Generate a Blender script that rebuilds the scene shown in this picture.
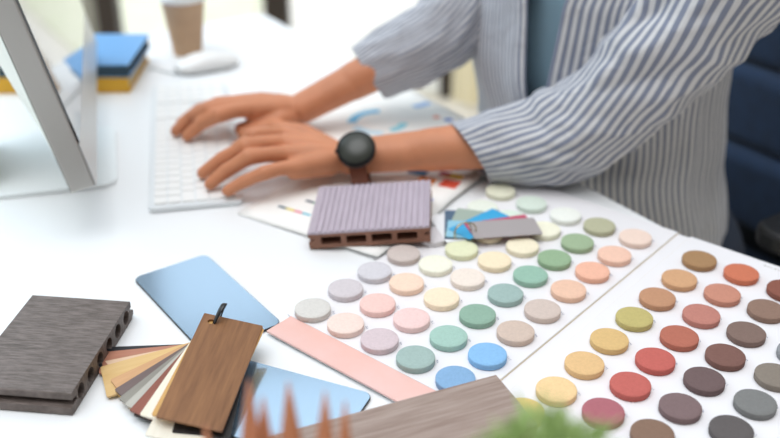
import bpy, bmesh, math, random
from mathutils import Vector, Matrix, noise
R = math.radians
PI = math.pi
for o in list(bpy.data.objects):
    bpy.data.objects.remove(o)
C = bpy.context.scene.collection
ZD = 0.75                       # height of the desk top
CH = 0.58                       # camera height above the desk top
TH = R(28.5)                    # camera looks down by this
FPX = 990.0

# ---------------------------------------------------------------- camera
cam = bpy.data.cameras.new('camera')
cam.sensor_width = 36
cam.lens = FPX / 780 * 36
cam.clip_start = 0.02
cam.dof.use_dof = True
cam.dof.focus_distance = 0.96
cam.dof.aperture_fstop = 2.6
co = bpy.data.objects.new('camera', cam)
C.objects.link(co)
co.location = (0, 0, ZD + CH)
co.rotation_euler = (R(90) - TH, 0, 0)
bpy.context.scene.camera = co

# ---------------------------------------------------------------- light
sc = bpy.context.scene
w = bpy.data.worlds.new('world')
sc.world = w
w.use_nodes = True
nt = w.node_tree
nt.nodes.clear()
out = nt.nodes.new('ShaderNodeOutputWorld')
bg = nt.nodes.new('ShaderNodeBackground')
tc = nt.nodes.new('ShaderNodeTexCoord')
dp = nt.nodes.new('ShaderNodeVectorMath'); dp.operation = 'DOT_PRODUCT'
dp.inputs[1].default_value = Vector((-0.40, 0.68, 0.60)).normalized()
rmp = nt.nodes.new('ShaderNodeValToRGB')
mr = nt.nodes.new('ShaderNodeMapRange')
mr.inputs['From Min'].default_value = -1
mr.inputs['From Max'].default_value = 1
e = rmp.color_ramp.elements
e[0].position = 0.10; e[0].color = (0.13, 0.11, 0.09, 1)
e[1].position = 0.88; e[1].color = (1.0, 1.08, 1.15, 1)
m_ = rmp.color_ramp.elements.new(0.5); m_.color = (0.34, 0.33, 0.32, 1)
nt.links.new(tc.outputs['Generated'], dp.inputs[0])
nt.links.new(dp.outputs['Value'], mr.inputs['Value'])
nt.links.new(mr.outputs[0], rmp.inputs[0])
nt.links.new(rmp.outputs[0], bg.inputs[0])
bg.inputs[1].default_value = .95
nt.links.new(bg.outputs[0], out.inputs[0])

sl = bpy.data.lights.new('sun', 'SUN')
sl.energy = 1.8
sl.angle = R(50)
sl.color = (0.98, 0.985, 1.0)
so = bpy.data.objects.new('sun', sl)
C.objects.link(so)
so.rotation_euler = Vector((0.10, 0.16, -1.0)).to_track_quat('-Z', 'Y').to_euler()

al = bpy.data.lights.new('window_daylight', 'AREA')
al.shape = 'RECTANGLE'; al.size = 2.2; al.size_y = 1.6; al.energy = 24; al.color = (0.56, 0.82, 1.0)
ao = bpy.data.objects.new('window_daylight', al); C.objects.link(ao)
ao.location = (-2.2, 2.2, 2.1)
ao.rotation_euler = (Vector((-0.2, 1.0, 0.75)) - ao.location).to_track_quat('-Z', 'Y').to_euler()

vs = sc.view_settings
vs.view_transform = 'Standard'
vs.look = 'None'
vs.gamma = 1
vs.use_curve_mapping = False
vs.exposure = 0.07

# ---------------------------------------------------------------- helpers
def spot(px, py, h=0.0):
    """a place seen in the photograph, at height h above the desk top"""
    u = (px - 390) / FPX; v = -(py - 219) / FPX
    d = (u, math.cos(TH) + v * math.sin(TH), -math.sin(TH) + v * math.cos(TH))
    t = (h - CH) / d[2]
    return Vector((d[0] * t, d[1] * t, ZD + h))

def srgb(h):
    h = h.lstrip('#')
    c = [int(h[i:i + 2], 16) / 255 for i in (0, 2, 4)]
    return tuple((x / 12.92 if x <= .04045 else ((x + .055) / 1.055) ** 2.4) for x in c) + (1,)

MC = {}
def mat(name, col, rough=0.6, metal=0.0, mottle=0.0, mscale=60, bump=0.0, bscale=200, spec=0.5,
        stretch=(1, 1, 1), coords='Object', col2=None, sheen=0.0, coat=0.0):
    if name in MC: return MC[name]
    m = bpy.data.materials.new(name); m.use_nodes = True
    n = m.node_tree; b = n.nodes['Principled BSDF']
    c = srgb(col) if isinstance(col, str) else col
    b.inputs['Base Color'].default_value = c
    b.inputs['Roughness'].default_value = rough
    b.inputs['Metallic'].default_value = metal
    b.inputs['Specular IOR Level'].default_value = spec
    b.inputs['Sheen Weight'].default_value = sheen
    b.inputs['Coat Weight'].default_value = coat
    if mottle or col2 or bump:
        t = n.nodes.new('ShaderNodeTexCoord')
        mp = n.nodes.new('ShaderNodeMapping'); mp.inputs['Scale'].default_value = stretch
        n.links.new(t.outputs[coords], mp.inputs[0])
    if mottle or col2:
        nz = n.nodes.new('ShaderNodeTexNoise'); nz.inputs['Scale'].default_value = mscale
        nz.inputs['Detail'].default_value = 5; nz.inputs['Roughness'].default_value = .65
        n.links.new(mp.outputs[0], nz.inputs['Vector'])
        rp = n.nodes.new('ShaderNodeValToRGB')
        rp.color_ramp.elements[0].position = .33; rp.color_ramp.elements[1].position = .67
        if col2:
            rp.color_ramp.elements[0].color = srgb(col2); rp.color_ramp.elements[1].color = c
        else:
            rp.color_ramp.elements[0].color = tuple(x * (1 - mottle) for x in c[:3]) + (1,)
            rp.color_ramp.elements[1].color = tuple(min(1, x * (1 + mottle)) for x in c[:3]) + (1,)
        n.links.new(nz.outputs['Fac'], rp.inputs[0])
        n.links.new(rp.outputs[0], b.inputs['Base Color'])
    if bump:
        n2 = n.nodes.new('ShaderNodeTexNoise'); n2.inputs['Scale'].default_value = bscale
        n2.inputs['Detail'].default_value = 3
        n.links.new(mp.outputs[0], n2.inputs['Vector'])
        bp = n.nodes.new('ShaderNodeBump'); bp.inputs['Strength'].default_value = bump
        bp.inputs['Distance'].default_value = .001
        n.links.new(n2.outputs['Fac'], bp.inputs['Height'])
        n.links.new(bp.outputs[0], b.inputs['Normal'])
    MC[name] = m
    return m

def obj(name, bm, m=None, parent=None, smooth=False, bevel=0, seg=2):
    me = bpy.data.meshes.new(name)
    bmesh.ops.recalc_face_normals(bm, faces=bm.faces)
    bm.to_mesh(me); bm.free()
    if m:
        for x in (m if isinstance(m, (list, tuple)) else [m]): me.materials.append(x)
    if smooth:
        for p in me.polygons: p.use_smooth = True
    o = bpy.data.objects.new(name, me); C.objects.link(o)
    if parent: o.parent = parent
    if bevel:
        b = o.modifiers.new('bevel', 'BEVEL'); b.width = bevel; b.segments = seg
        b.limit_method = 'ANGLE'; b.angle_limit = R(40)
        b.harden_normals = False
    return o

def tag(o, label=None, cat=None, group=None, kind=None):
    if label: o['label'] = label
    if cat: o['category'] = cat
    if group: o['group'] = group
    if kind: o['kind'] = kind
    return o

def thing(name, label, cat, loc=(0, 0, 0), rz=0, group=None):
    o = bpy.data.objects.new(name, None); C.objects.link(o)
    o.location = loc; o.rotation_euler = (0, 0, rz); o.empty_display_size = .05
    return tag(o, label, cat, group)

def box(bm, x0, x1, y0, y1, z0, z1, M=None):
    r = bmesh.ops.create_cube(bm, size=1)
    for v in r['verts']:
        v.co = Vector(((x0 + x1) / 2 + v.co.x * (x1 - x0), (y0 + y1) / 2 + v.co.y * (y1 - y0), (z0 + z1) / 2 + v.co.z * (z1 - z0)))
        if M: v.co = M @ v.co
    return r['verts']

def prism(bm, pts, z0, z1, M=None):
    """pts: outline (x, y), extruded z0..z1"""
    a = [bm.verts.new((M @ Vector((x, y, z0))) if M else (x, y, z0)) for x, y in pts]
    b = [bm.verts.new((M @ Vector((x, y, z1))) if M else (x, y, z1)) for x, y in pts]
    n = len(pts)
    bm.faces.new(a[::-1]); bm.faces.new(b)
    for i in range(n): bm.faces.new((a[i], a[(i + 1) % n], b[(i + 1) % n], b[i]))

def rrect(w, d, r, n=6, cx=0, cy=0):
    pts = []
    for (sx, sy, a0) in ((1, 1, 0), (-1, 1, 90), (-1, -1, 180), (1, -1, 270)):
        for i in range(n + 1):
            a = R(a0 + 90 * i / n)
            pts.append((cx + sx * (w / 2 - r) + r * math.cos(a), cy + sy * (d / 2 - r) + r * math.sin(a)))
    return pts

def lathe(bm, prof, n=40, M=None):
    """prof: (r, z) list"""
    rings = []
    for r, z in prof:
        if r < 1e-6:
            v = Vector((0, 0, z)); rings.append([bm.verts.new(M @ v if M else v)])
        else:
            rings.append([bm.verts.new((M @ Vector((r * math.cos(2 * PI * i / n), r * math.sin(2 * PI * i / n), z))) if M else
                                       (r * math.cos(2 * PI * i / n), r * math.sin(2 * PI * i / n), z)) for i in range(n)])
    for a, b in zip(rings, rings[1:]):
        if len(a) == 1 and len(b) == 1: continue
        for i in range(n):
            j = (i + 1) % n
            if len(a) == 1: bm.faces.new((a[0], b[j], b[i]))
            elif len(b) == 1: bm.faces.new((a[i], a[j], b[0]))
            else: bm.faces.new((a[i], a[j], b[j], b[i]))
    for rg in (rings[0], rings[-1]):
        if len(rg) > 1: bm.faces.new(rg)

def tube(bm, pts, rad, n=12, closed=False, flat=1.0):
    pts = [Vector(p) for p in pts]
    k = len(pts); rings = []
    up = Vector((0, 0, 1))
    for i, p in enumerate(pts):
        if closed: t = pts[(i + 1) % k] - pts[i - 1]
        else: t = pts[min(i + 1, k - 1)] - pts[max(i - 1, 0)]
        t.normalize()
        a = t.cross(up)
        if a.length < 1e-3: a = t.cross(Vector((1, 0, 0)))
        a.normalize(); b = t.cross(a)
        r = rad[i] if isinstance(rad, (list, tuple)) else rad
        rings.append([bm.verts.new(p + a * r * flat * math.cos(2 * PI * j / n) + b * r * math.sin(2 * PI * j / n)) for j in range(n)])
    pairs = list(zip(rings, rings[1:])) + ([(rings[-1], rings[0])] if closed else [])
    for a, b in pairs:
        for j in range(n): bm.faces.new((a[j], a[(j + 1) % n], b[(j + 1) % n], b[j]))
    if not closed:
        bm.faces.new(rings[0][::-1]); bm.faces.new(rings[-1])

def cut(o, cutters):
    """real holes: subtract the cutter meshes from o"""
    tmp = []
    for bm in cutters:
        me = bpy.data.meshes.new('tmp'); bmesh.ops.recalc_face_normals(bm, faces=bm.faces); bm.to_mesh(me); bm.free()
        c = bpy.data.objects.new('tmp', me); C.objects.link(c); tmp.append(c); bpy.context.view_layer.update(); c.matrix_world = o.matrix_world.copy()
        md = o.modifiers.new('cut', 'BOOLEAN'); md.object = c; md.operation = 'DIFFERENCE'; md.solver = 'EXACT'
    bpy.context.view_layer.update()
    dg = bpy.context.evaluated_depsgraph_get()
    me = bpy.data.meshes.new_from_object(o.evaluated_get(dg))
    o.modifiers.clear(); o.data = me
    for c in tmp: bpy.data.objects.remove(c)
    return o

def frame2(origin, xdir):
    """local frame: x along xdir in plan, y to its left"""
    x = Vector((xdir[0], xdir[1], 0)).normalized(); y = Vector((-x.y, x.x, 0))
    M = Matrix(((x.x, y.x, 0, origin[0]), (x.y, y.y, 0, origin[1]), (0, 0, 1, origin[2]), (0, 0, 0, 1)))
    return M

rng = random.Random(5)

# ---------------------------------------------------------------- structure
M_floor = mat('pale_floor', '#e4dccd', .45, mottle=.06, mscale=3)
bm = bmesh.new(); box(bm, -3.5, 3.5, -1.6, 3.45, -.1, 0)
tag(obj('floor', bm, M_floor), kind='structure')
bm = bmesh.new(); box(bm, -9, 9, 3.45, 16, -.14, -.04)
tag(obj('patio_ground', bm, mat('patio', '#fbf8f0', .8, mottle=.03, mscale=4)), 'pale sunlit paving outside the window', kind='structure')
bm = bmesh.new()
box(bm, -7, -.62, 3.9, 15, -.05, -.01)
tag(obj('lawn_grass', bm, mat('lawn', '#eef4d6', .9, col2='#fdfbea', mscale=2.2, bump=.6, bscale=90)),
    'washed out green lawn outside beyond the window', 'grass', kind='stuff')

M_post = mat('dark_bronze', '#33271f', .45)
M_postg = mat('grey_frame', '#a09d90', .5)
M_glass = bpy.data.materials.new('window_glass'); M_glass.use_nodes = True
n = M_glass.node_tree; n.nodes.clear()
o_ = n.nodes.new('ShaderNodeOutputMaterial'); tr = n.nodes.new('ShaderNodeBsdfTransparent'); gl = n.nodes.new('ShaderNodeBsdfGlossy')
gl.inputs['Roughness'].default_value = .02; mx = n.nodes.new('ShaderNodeMixShader'); mx.inputs[0].default_value = .06
n.links.new(tr.outputs[0], mx.inputs[1]); n.links.new(gl.outputs[0], mx.inputs[2]); n.links.new(mx.outputs[0], o_.inputs[0])
YW = 3.4
posts = [(-2.6, .09), (-.99, .07), (-.396, .085), (.205, .05), (1.3, .09), (2.6, .09)]
for i in range(len(posts) - 1):
    (xa, wa), (xb, wb) = posts[i], posts[i + 1]
    root = thing('window_%d' % (i + 1), None, None, (0, 0, 0)); root['kind'] = 'structure'
    bm = bmesh.new()
    box(bm, xa - wa / 2, xa + wa / 2, YW - .03, YW + .05, 0.0, 2.6)
    if i == len(posts) - 2: box(bm, xb - wb / 2, xb + wb / 2, YW - .03, YW + .05, 0.0, 2.6)
    box(bm, xa - wa / 2, xb + wb / 2, YW - .03, YW + .05, 2.6, 2.7)
    f = obj('window_frame', bm, M_post, root, bevel=.004)
    bm = bmesh.new(); box(bm, xa + wa / 2, xb - wb / 2, YW + .004, YW + .012, .03, 2.6)
    obj('pane', bm, M_glass, root)
    bm = bmesh.new(); box(bm, xa + wa / 2, xb - wb / 2, YW - .02, YW + .03, 0, .03)
    obj('sill_rail', bm, mat('white_rail', '#f1efe6', .5), root)
    if i == 0:
        bm = bmesh.new(); box(bm, xb - wb / 2 - .055, xb - wb / 2, YW - .01, YW + .03, .03, 2.6)
        obj('sash_rail', bm, M_postg, root, bevel=.003)

# curtain beside the window
bm = bmesh.new()
N = 90; a_ = []
for k in range(N + 1):
    x = .215 + .75 * k / N
    y = YW - .16 + .03 * math.sin(k * .55) + .008 * math.sin(k * 1.7)
    a_.append([bm.verts.new((x + .01 * math.sin(k + z), y, z)) for z in (.03, .7, 1.4, 2.1, 2.55)])
for p, q in zip(a_, a_[1:]):
    for j in range(4): bm.faces.new((p[j], q[j], q[j + 1], p[j + 1]))
M_cur = mat('cream_linen', '#fff8e2', .9)
_n = M_cur.node_tree; _t = _n.nodes.new('ShaderNodeBsdfTranslucent'); _t.inputs[0].default_value = srgb('#fff4d2'); _m = _n.nodes.new('ShaderNodeMixShader'); _m.inputs[0].default_value = .7
_n.links.new(_n.nodes['Principled BSDF'].outputs[0], _m.inputs[1]); _n.links.new(_t.outputs[0], _m.inputs[2]); _n.links.new(_m.outputs[0], _n.nodes['Material Output'].inputs[0])
cu = obj('curtain', bm, M_cur, smooth=True)
tag(cu, 'cream curtain hanging at the window between the sleeve and the torso', 'curtain')
bm = bmesh.new(); tube(bm, [(.12, YW - .16, 2.56), (1.05, YW - .16, 2.56)], .012)
tag(obj('curtain_rod', bm, M_post, smooth=True), 'dark rod carrying the cream curtain', 'curtain rod')

# white bowl outside the window
root = thing('bowl', 'small white lidded bowl just outside the window, seen below the far sleeve', 'bowl', (.107, 3.56, -.04))
root.scale = (.85, .85, .8)
bm = bmesh.new()
lathe(bm, [(0, 0), (.045, 0), (.05, .012), (.085, .045), (.095, .085), (.088, .09), (.078, .05), (.04, .02), (0, .016)], 36)
obj('bowl_body', bm, mat('white_glaze', '#f4f5ee', .25), root, smooth=True)
bm = bmesh.new(); lathe(bm, [(0, .085), (.086, .085), (.09, .092), (.06, .118), (.02, .13), (0, .13)], 36)
obj('lid', bm, MC['white_glaze'], root, smooth=True)

# ---------------------------------------------------------------- desk
E1 = Vector((.553, -.833, 0)).normalized(); E2 = Vector((-E1.y * -1, 0, 0))
E2 = Vector((E1.y, -E1.x, 0))          # into the desk from its long edge
Mdesk = Matrix(((E1.x, E2.x, 0, -.253), (E1.y, E2.y, 0, 1.928), (0, 0, 1, 0), (0, 0, 0, 1)))
M_desk = mat('white_laminate', '#eff1f2', .32, spec=.4)
desk = thing('desk', 'large white desk that everything stands on', 'desk', (0, 0, 0))
bm = bmesh.new(); prism(bm, rrect(2.3, 1.5, .02, 4, 1.15, .75), ZD - .03, ZD, Mdesk)
obj('tabletop', bm, M_desk, desk, bevel=.002)
for (a, b) in ((.07, .08), (2.22, .08), (.07, 1.42), (2.22, 1.42)):
    bm = bmesh.new(); p = Mdesk @ Vector((a, b, 0)); box(bm, p.x - .025, p.x + .025, p.y - .025, p.y + .025, 0, ZD - .03)
    obj('leg', bm, mat('white_metal', '#ecebe6', .4), desk, bevel=.003)

# ---------------------------------------------------------------- monitor
P0 = spot(96, 186, .07)
wd = Vector((-.252, .968, 0)).normalized(); nf = Vector((wd.y, -wd.x, 0)); tl = R(12.8)
up = Vector((0, 0, 1)) * math.cos(tl) - nf * math.sin(tl)
fr = nf * math.cos(tl) + Vector((0, 0, 1)) * math.sin(tl)
root = thing('computer_monitor', 'silver all in one computer monitor standing on its foot at the left edge', 'monitor', (P0.x, P0.y, ZD))
Mi = Matrix.Translation(-Vector((P0.x, P0.y, ZD)))
MM = Mi @ Matrix(((wd.x, up.x, fr.x, P0.x), (wd.y, up.y, fr.y, P0.y), (wd.z, up.z, fr.z, P0.z), (0, 0, 0, 1)))
alu = mat('brushed_aluminium', '#b9b6b1', .38, metal=.55, bump=.05, bscale=600)
LW, LH = .53, .43
bm = bmesh.new(); box(bm, 0, LW, 0, LH, -.029, 0, MM)
obj('housing', bm, alu, root, bevel=.0025)
bm = bmesh.new()                                   # bulging back
gx, gy = 24, 20; g = []
for i in range(gx + 1):
    g.append([])
    for j in range(gy + 1):
        a = i / gx * 2 - 1; b = j / gy * 2 - 1
        dpt = .055 * (1 - abs(a) ** 2.4) * (1 - abs(b) ** 2.4)
        g[-1].append(bm.verts.new(MM @ Vector(((a + 1) / 2 * LW, (b + 1) / 2 * LH, -.0288 - dpt))))
for i in range(gx):
    for j in range(gy): bm.faces.new((g[i][j], g[i + 1][j], g[i + 1][j + 1], g[i][j + 1]))
obj('back_shell', bm, mat('silver_back', '#eef0e6', .5, metal=.1), root, smooth=True)
bm = bmesh.new(); box(bm, .003, LW - .003, .056, LH - .003, 0.0002, .0022, MM)
obj('screen', bm, mat('black_glass', '#07080a', .025, spec=1.0, coat=1.0), root)
bm = bmesh.new(); box(bm, .0, LW, .0, .054, 0.0001, .0014, MM)
obj('chin_panel', bm, mat('silver_chin', '#c9cac9', .3, metal=.6), root)
bm = bmesh.new()
ft = Mi @ Matrix(((wd.x, nf.x, 0, 0), (wd.y, nf.y, 0, 0), (0, 0, 1, 0), (0, 0, 0, 1)))
c0 = spot(118, 187, 0)
Mf = Mi @ Matrix(((wd.x, -nf.x, 0, c0.x), (wd.y, -nf.y, 0, c0.y), (0, 0, 1, c0.z), (0, 0, 0, 1)))
prism(bm, rrect(.20, .205, .022, 6, .10, .1025), .0005, .006, Mf)
obj('foot', bm, mat('pale_aluminium', '#f0f5f6', .3, metal=.05), root, bevel=.001)
bm = bmesh.new()
prism(bm, [(.17, .006), (.178, .006), (.125, .20), (.115, .20)], .035, .165,
      Mf @ Matrix(((0, 0, 1, 0), (1, 0, 0, 0), (0, 1, 0, 0), (0, 0, 0, 1))))
obj('neck', bm, alu, root, bevel=.002)

# ---------------------------------------------------------------- books
Mb = frame2(spot(134, 93, 0), (-1, -.02, 0))       # x goes left along the front edge, y goes... (towards camera)
def book(name, label, x0, x1, y0, y1, z0, z1, cc, pages, rot=0, elastic=False, spn=None):
    M0 = Mb @ Matrix.Rotation(rot, 4, 'Z')
    root = thing(name, label, 'book', tuple(M0 @ Vector(((x0 + x1) / 2, (y0 + y1) / 2, z0))))
    Ml = Matrix.Translation(-root.location) @ M0
    bm = bmesh.new()
    box(bm, x0, x1, y0, y1, z0, z0 + .002, Ml); box(bm, x0, x1, y0, y1, z1 - .002, z1, Ml); 
    obj('cover', bm, cc, root, bevel=.0006)
    bm = bmesh.new(); box(bm, x0, x1, y1 - .002, y1, z0 + .0021, z1 - .0021, Ml)
    obj('spine', bm, spn or cc, root)
    bm = bmesh.new(); box(bm, x0 + .003, x1 - .003, y0 + .003, y1 - .0025, z0 + .0025, z1 - .0025, Ml)
    obj('page_block', bm, pages, root)
    if elastic:
        bm = bmesh.new(); box(bm, x0 + .012, x0 + .018, y0 - .0008, y1 + .0008, z0 - .0004, z1 + .0008, Ml)
        obj('elastic_band', bm, mat('dark_elastic', '#20303c', .7), root)
yel = mat('yellow_cover', '#e2ab2a', .5); paper_e = mat('page_edges', '#c9b48c', .8, mottle=.1, mscale=300, stretch=(.1, .1, 10))
book('yellow_book', 'thick yellow book at the bottom of the pile behind the monitor', 0.006, .25, -.158, 0, .0005, .0245, yel, paper_e)
book('blue_notebook', 'dark blue notebook lying on top of the yellow book', 0.004, .245, -.158, -.002, .025, .047,
     mat('sky_sheen_cover', '#67a6dd', .35, spec=.9), mat('dark_pages', '#24343e', .8), R(-1.5), False, mat('navy_spine', '#213d4e', .5))  # navy cover lightened to paint in the sky reflected on its top

# ---------------------------------------------------------------- cup and mouse
p = spot(188, 53, 0)
root = thing('paper_cup', 'tan paper coffee cup with white lid at the back of the desk', 'cup', tuple(p))
bm = bmesh.new(); lathe(bm, [(0, .003), (.0225, .003), (.023, 0), (.025, 0), (.0375, .098), (.0385, .1), (.0365, .101), (0, .1)], 44)
obj('cup_body', bm, mat('kraft_paper', '#c6a383', .75, mottle=.05, mscale=40), root, smooth=True).modifiers.new('e', 'EDGE_SPLIT')
bm = bmesh.new(); lathe(bm, [(0, .1), (.040, .098), (.041, .103), (.038, .106), (.036, .116), (.033, .118), (.031, .112), (0, .112)], 44)
obj('lid', bm, mat('white_plastic', '#f0f0ee', .35), root, smooth=True)

a, b = spot(180, 73, 0), spot(233, 64, 0)
c = (a + b) / 2
root = thing('computer_mouse', 'low white computer mouse lying in front of the paper cup', 'mouse', tuple(c), math.atan2(b.y - a.y, b.x - a.x))
bm = bmesh.new()
nx, ny = 24, 14; L = .112; W_ = .058; top = []; bot = []
for i in range(nx + 1):
    t = i / nx * 2 - 1
    hw = W_ / 2 * (1 - abs(t) ** 4) ** .5 * .98 + .0006
    hh = .007 + .016 * (1 - t * t)
    top.append([bm.verts.new((t * L / 2, hw * s, .005 + hh * (1 - abs(s) ** 3) ** .6)) for s in [j / ny * 2 - 1 for j in range(ny + 1)]])
for i in range(nx):
    for j in range(ny): bm.faces.new((top[i][j], top[i + 1][j], top[i + 1][j + 1], top[i][j + 1]))
bmesh.ops.holes_fill(bm, edges=bm.edges, sides=0)
obj('shell', bm, MC['white_plastic'], root, smooth=True)
bm = bmesh.new(); prism(bm, [(math.cos(k * PI / 20) * .050, math.sin(k * PI / 20) * .0245) for k in range(40)], .0005, .0065)
obj('base', bm, mat('grey_plastic', '#8f918d', .5), root)
bm = bmesh.new()
cp = [Vector(spot(*q)) for q in ((178, 74, .004), (165, 72, .0015), (154, 68, .0015), (150, 70, .0015))]
mi = Matrix.Rotation(-root.rotation_euler.z, 4, 'Z') @ Matrix.Translation(-root.location)
tube(bm, [mi @ q for q in cp], .0013, 8)
obj('cable', bm, mat('grey_cable', '#b8c2c4', .5), root, smooth=True)

# ---------------------------------------------------------------- keyboard
k0 = spot(149, 214, 0)
kd = Vector((-.195, .981, 0)).normalized()
Mk = frame2((k0.x, k0.y, ZD), kd)          # x away from the camera along the keyboard, y to the left
root = thing('keyboard', 'thin silver computer keyboard with white keys under the hands', 'keyboard', tuple(k0), math.atan2(kd.y, kd.x))
KL, KW = .43, .116
bm = bmesh.new(); prism(bm, rrect(KL, KW, .007, 5, KL / 2, -KW / 2), .001, .0075)
obj('tray', bm, mat('keyboard_aluminium', '#e6eaec', .35, metal=.15), root, bevel=.001)
M_key = mat('white_key', '#f3f3f1', .45)
rows = [  # from the function row (left in the photo) to the space bar row; widths in key units, 0 marks a gap
    ([1] * 14, [1] * 3, [1] * 4), ([1] * 13 + [1], [1] * 3, [1] * 4), ([1.5] + [1] * 11 + [1.5], [1] * 3, [1] * 4),
    ([1.75] + [1] * 11 + [1.25], [], [1] * 4), ([2.25] + [1] * 10 + [1.75], [0, 1, 0], [1] * 3 + [1]),
    ([1, 1, 1.25, 6.5, 1.25, 1.5, 1.5], [1] * 3, [2, 1, 1])]
U = (KL - .014) / (14 + 3 + 4 + .5)
keys = []
for ri, (main, nav, num) in enumerate(rows):
    y0 = -(.007 + ri * .0172 + .0003)
    for base_, ws in ((0, main), (14.25, nav), (17.5, num)):
        x = base_
        for wv in ws:
            if wv: keys.append((.007 + x * U + .0012, .007 + (x + wv) * U - .0012, y0 - .0152, y0))
            x += max(wv, 1)
keys.sort(key=lambda k: k[0])
for k in keys[:98]:
    bm = bmesh.new(); prism(bm, rrect(k[1] - k[0], k[3] - k[2], .002, 3, (k[0] + k[1]) / 2, (k[2] + k[3]) / 2), .0075, .0098)
    obj('key', bm, M_key, root)
bm = bmesh.new()
for k in keys[98:]: prism(bm, rrect(k[1] - k[0], k[3] - k[2], .002, 3, (k[0] + k[1]) / 2, (k[2] + k[3]) / 2), .0075, .0098)
obj('far_keys', bm, M_key, root)['kind'] = 'stuff'

# ---------------------------------------------------------------- papers
M_paper = mat('white_paper', '#f8f7f3', .7)
def ink(col): return mat('ink_' + col.strip('#'), col, .7)
def sheet(label, corner, b, z, marks, L=.297, W_=.21, tilt=0.0):
    """corner at the near right; y runs along b (away), x to the left"""
    b = Vector((b[0], b[1], 0)).normalized()
    x = Vector((b.y, -b.x, 0))
    root = thing('paper_sheet', label, 'paper', (corner[0], corner[1], ZD + z), math.atan2(x.y, x.x), 'loose printed sheets')
    root.rotation_euler = (0, -tilt, root.rotation_euler.z)
    bm = bmesh.new()
    nx, ny = 12, 16; g = []
    for i in range(nx + 1):
        g.append([])
        for j in range(ny + 1):
            g[-1].append(bm.verts.new((-W_ * i / nx, L * j / ny, .0002)))
    for i in range(nx):
        for j in range(ny): bm.faces.new((g[i][j], g[i + 1][j], g[i + 1][j + 1], g[i][j + 1]))
    o = obj('page', bm, M_paper, root, smooth=True)
    o.modifiers.new('t', 'SOLIDIFY').thickness = .0003
    by = {}
    for kind, col, *a in marks: by.setdefault(col, []).append((kind, a))
    for col, ms in by.items():
        bm = bmesh.new()
        for kind, a in ms:
            if kind == 'r': box(bm, -a[0] - a[2], -a[0], a[1], a[1] + a[3], .00035, .00055)
            elif kind == 'arc':
                cx, cy, r0, r1, t0, t1 = a; pts = []
                K = 14
                for s in range(K + 1): t = R(t0 + (t1 - t0) * s / K); pts.append((-cx + r1 * math.cos(t), cy + r1 * math.sin(t)))
                for s in range(K, -1, -1): t = R(t0 + (t1 - t0) * s / K); pts.append((-cx + r0 * math.cos(t), cy + r0 * math.sin(t)))
                prism(bm, pts, .00035, .00055)
        obj('printed_chart', bm, ink(col), root)
    return root
mk = []
for r_, cols in ((.04, ['#33566a', '#e7d560', '#e77c92', '#69c4d8']), (.07, ['#30425e', '#72b08a']), (.10, ['#3c3c44'])):
    for i, c_ in enumerate(cols): mk.append(('r', c_, .165 - i * .0125 - (0 if r_ < .05 else .02), r_, .0125, .0045))
for i in range(6): mk.append(('r', '#b9bcc2', .03, .06 + i * .02, .06 - (i % 3) * .012, .002))
sheet('white printed sheet with small coloured bars, lying beside the keyboard corner', (-.014, .966), (.545, .838), .0068, mk, tilt=.028)
mk = []
mk += [('r', '#ef9a3a', .040, .112, .024, .022), ('r', '#e2583f', .008, .118, .024, .022), ('r', '#e6c84e', .012, .146, .026, .014),
       ('r', '#b44a55', .030, .148, .016, .012), ('r', '#3a6f98', .060, .136, .026, .016), ('r', '#6f98dd', .032, .06, .022, .008), ('r', '#5b79c8', .020, .072, .010, .008)]
sheet('white printed sheet with orange, red and yellow squares under the watch arm', (.036, 1.028), (.46, .888), .0066, mk, L=.25, tilt=.026)
mk = [('arc', '#7cc6ea', .115, .105, .036, .050, 60, 150), ('arc', '#cfe9f6', .115, .105, .034, .048, 170, 240), ('arc', '#8fd8e6', .115, .105, .028, .040, 262, 320),
      ('r', '#e78a96', .165, .05, .012, .012), ('r', '#efd27a', .145, .05, .012, .012), ('r', '#7396d8', .02, .05, .012, .012), ('r', '#ef9d86', .03, .07, .010, .010), ('r', '#a6c6ee', .01, .12, .03, .014)]
cC = spot(372, 118, 0)
b3 = -E1; x3 = Vector((b3.y, -b3.x, 0))
corner = cC + x3 * .115 - b3 * .13
sheet('white printed sheet with a light blue ring chart between the two arms', (corner.x, corner.y), b3, .0018, mk)

# ---------------------------------------------------------------- pigment sample folder
O = spot(270, 324, .004)
uu = Vector((.646, .763, 0)).normalized(); nn = Vector((uu.y, -uu.x, 0))
O = O + nn * .010
Mp = Matrix(((nn.x, uu.x, 0, O.x), (nn.y, uu.y, 0, O.y), (0, 0, 1, ZD), (0, 0, 0, 1)))   # x = across the rows, y = along the rows
root = thing('sample_folder', 'open white folder holding the rows of pigment discs', 'folder', (O.x, O.y, ZD), math.atan2(nn.y, nn.x))
M_card = mat('ivory_card', '#e9e7e9', .55, bump=.05, bscale=300)
bm = bmesh.new()
box(bm, -.0025, .505, -.012, .444, .0030, .0036)
obj('backing_card', bm, M_card, root, bevel=.0004)
bm = bmesh.new(); box(bm, -.008, .2225, .0225, .444, .0038, .0058)
obj('left_page', bm, M_card, root, bevel=.0005)
bm = bmesh.new(); box(bm, .2385, .505, -.012, .444, .0038, .0058)
obj('right_page', bm, M_card, root, bevel=.0005)
bm = bmesh.new(); box(bm, .2226, .2231, -.012, .444, .0036, .0048); box(bm, .2379, .2384, -.012, .444, .0036, .0048)
obj('fold_crease', bm, mat('crease_card', '#ddd0ba', .7), root)
bm = bmesh.new(); box(bm, -.002, .2225, -.0125, .022, .0037, .0062)
obj('pink_band', bm, mat('salmon_band', '#ebc6c0', .35, col2='#e8b6a9', mscale=6), root, bevel=.0005)
tag(root.children[-1], 'glossy salmon pink band')

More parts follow.
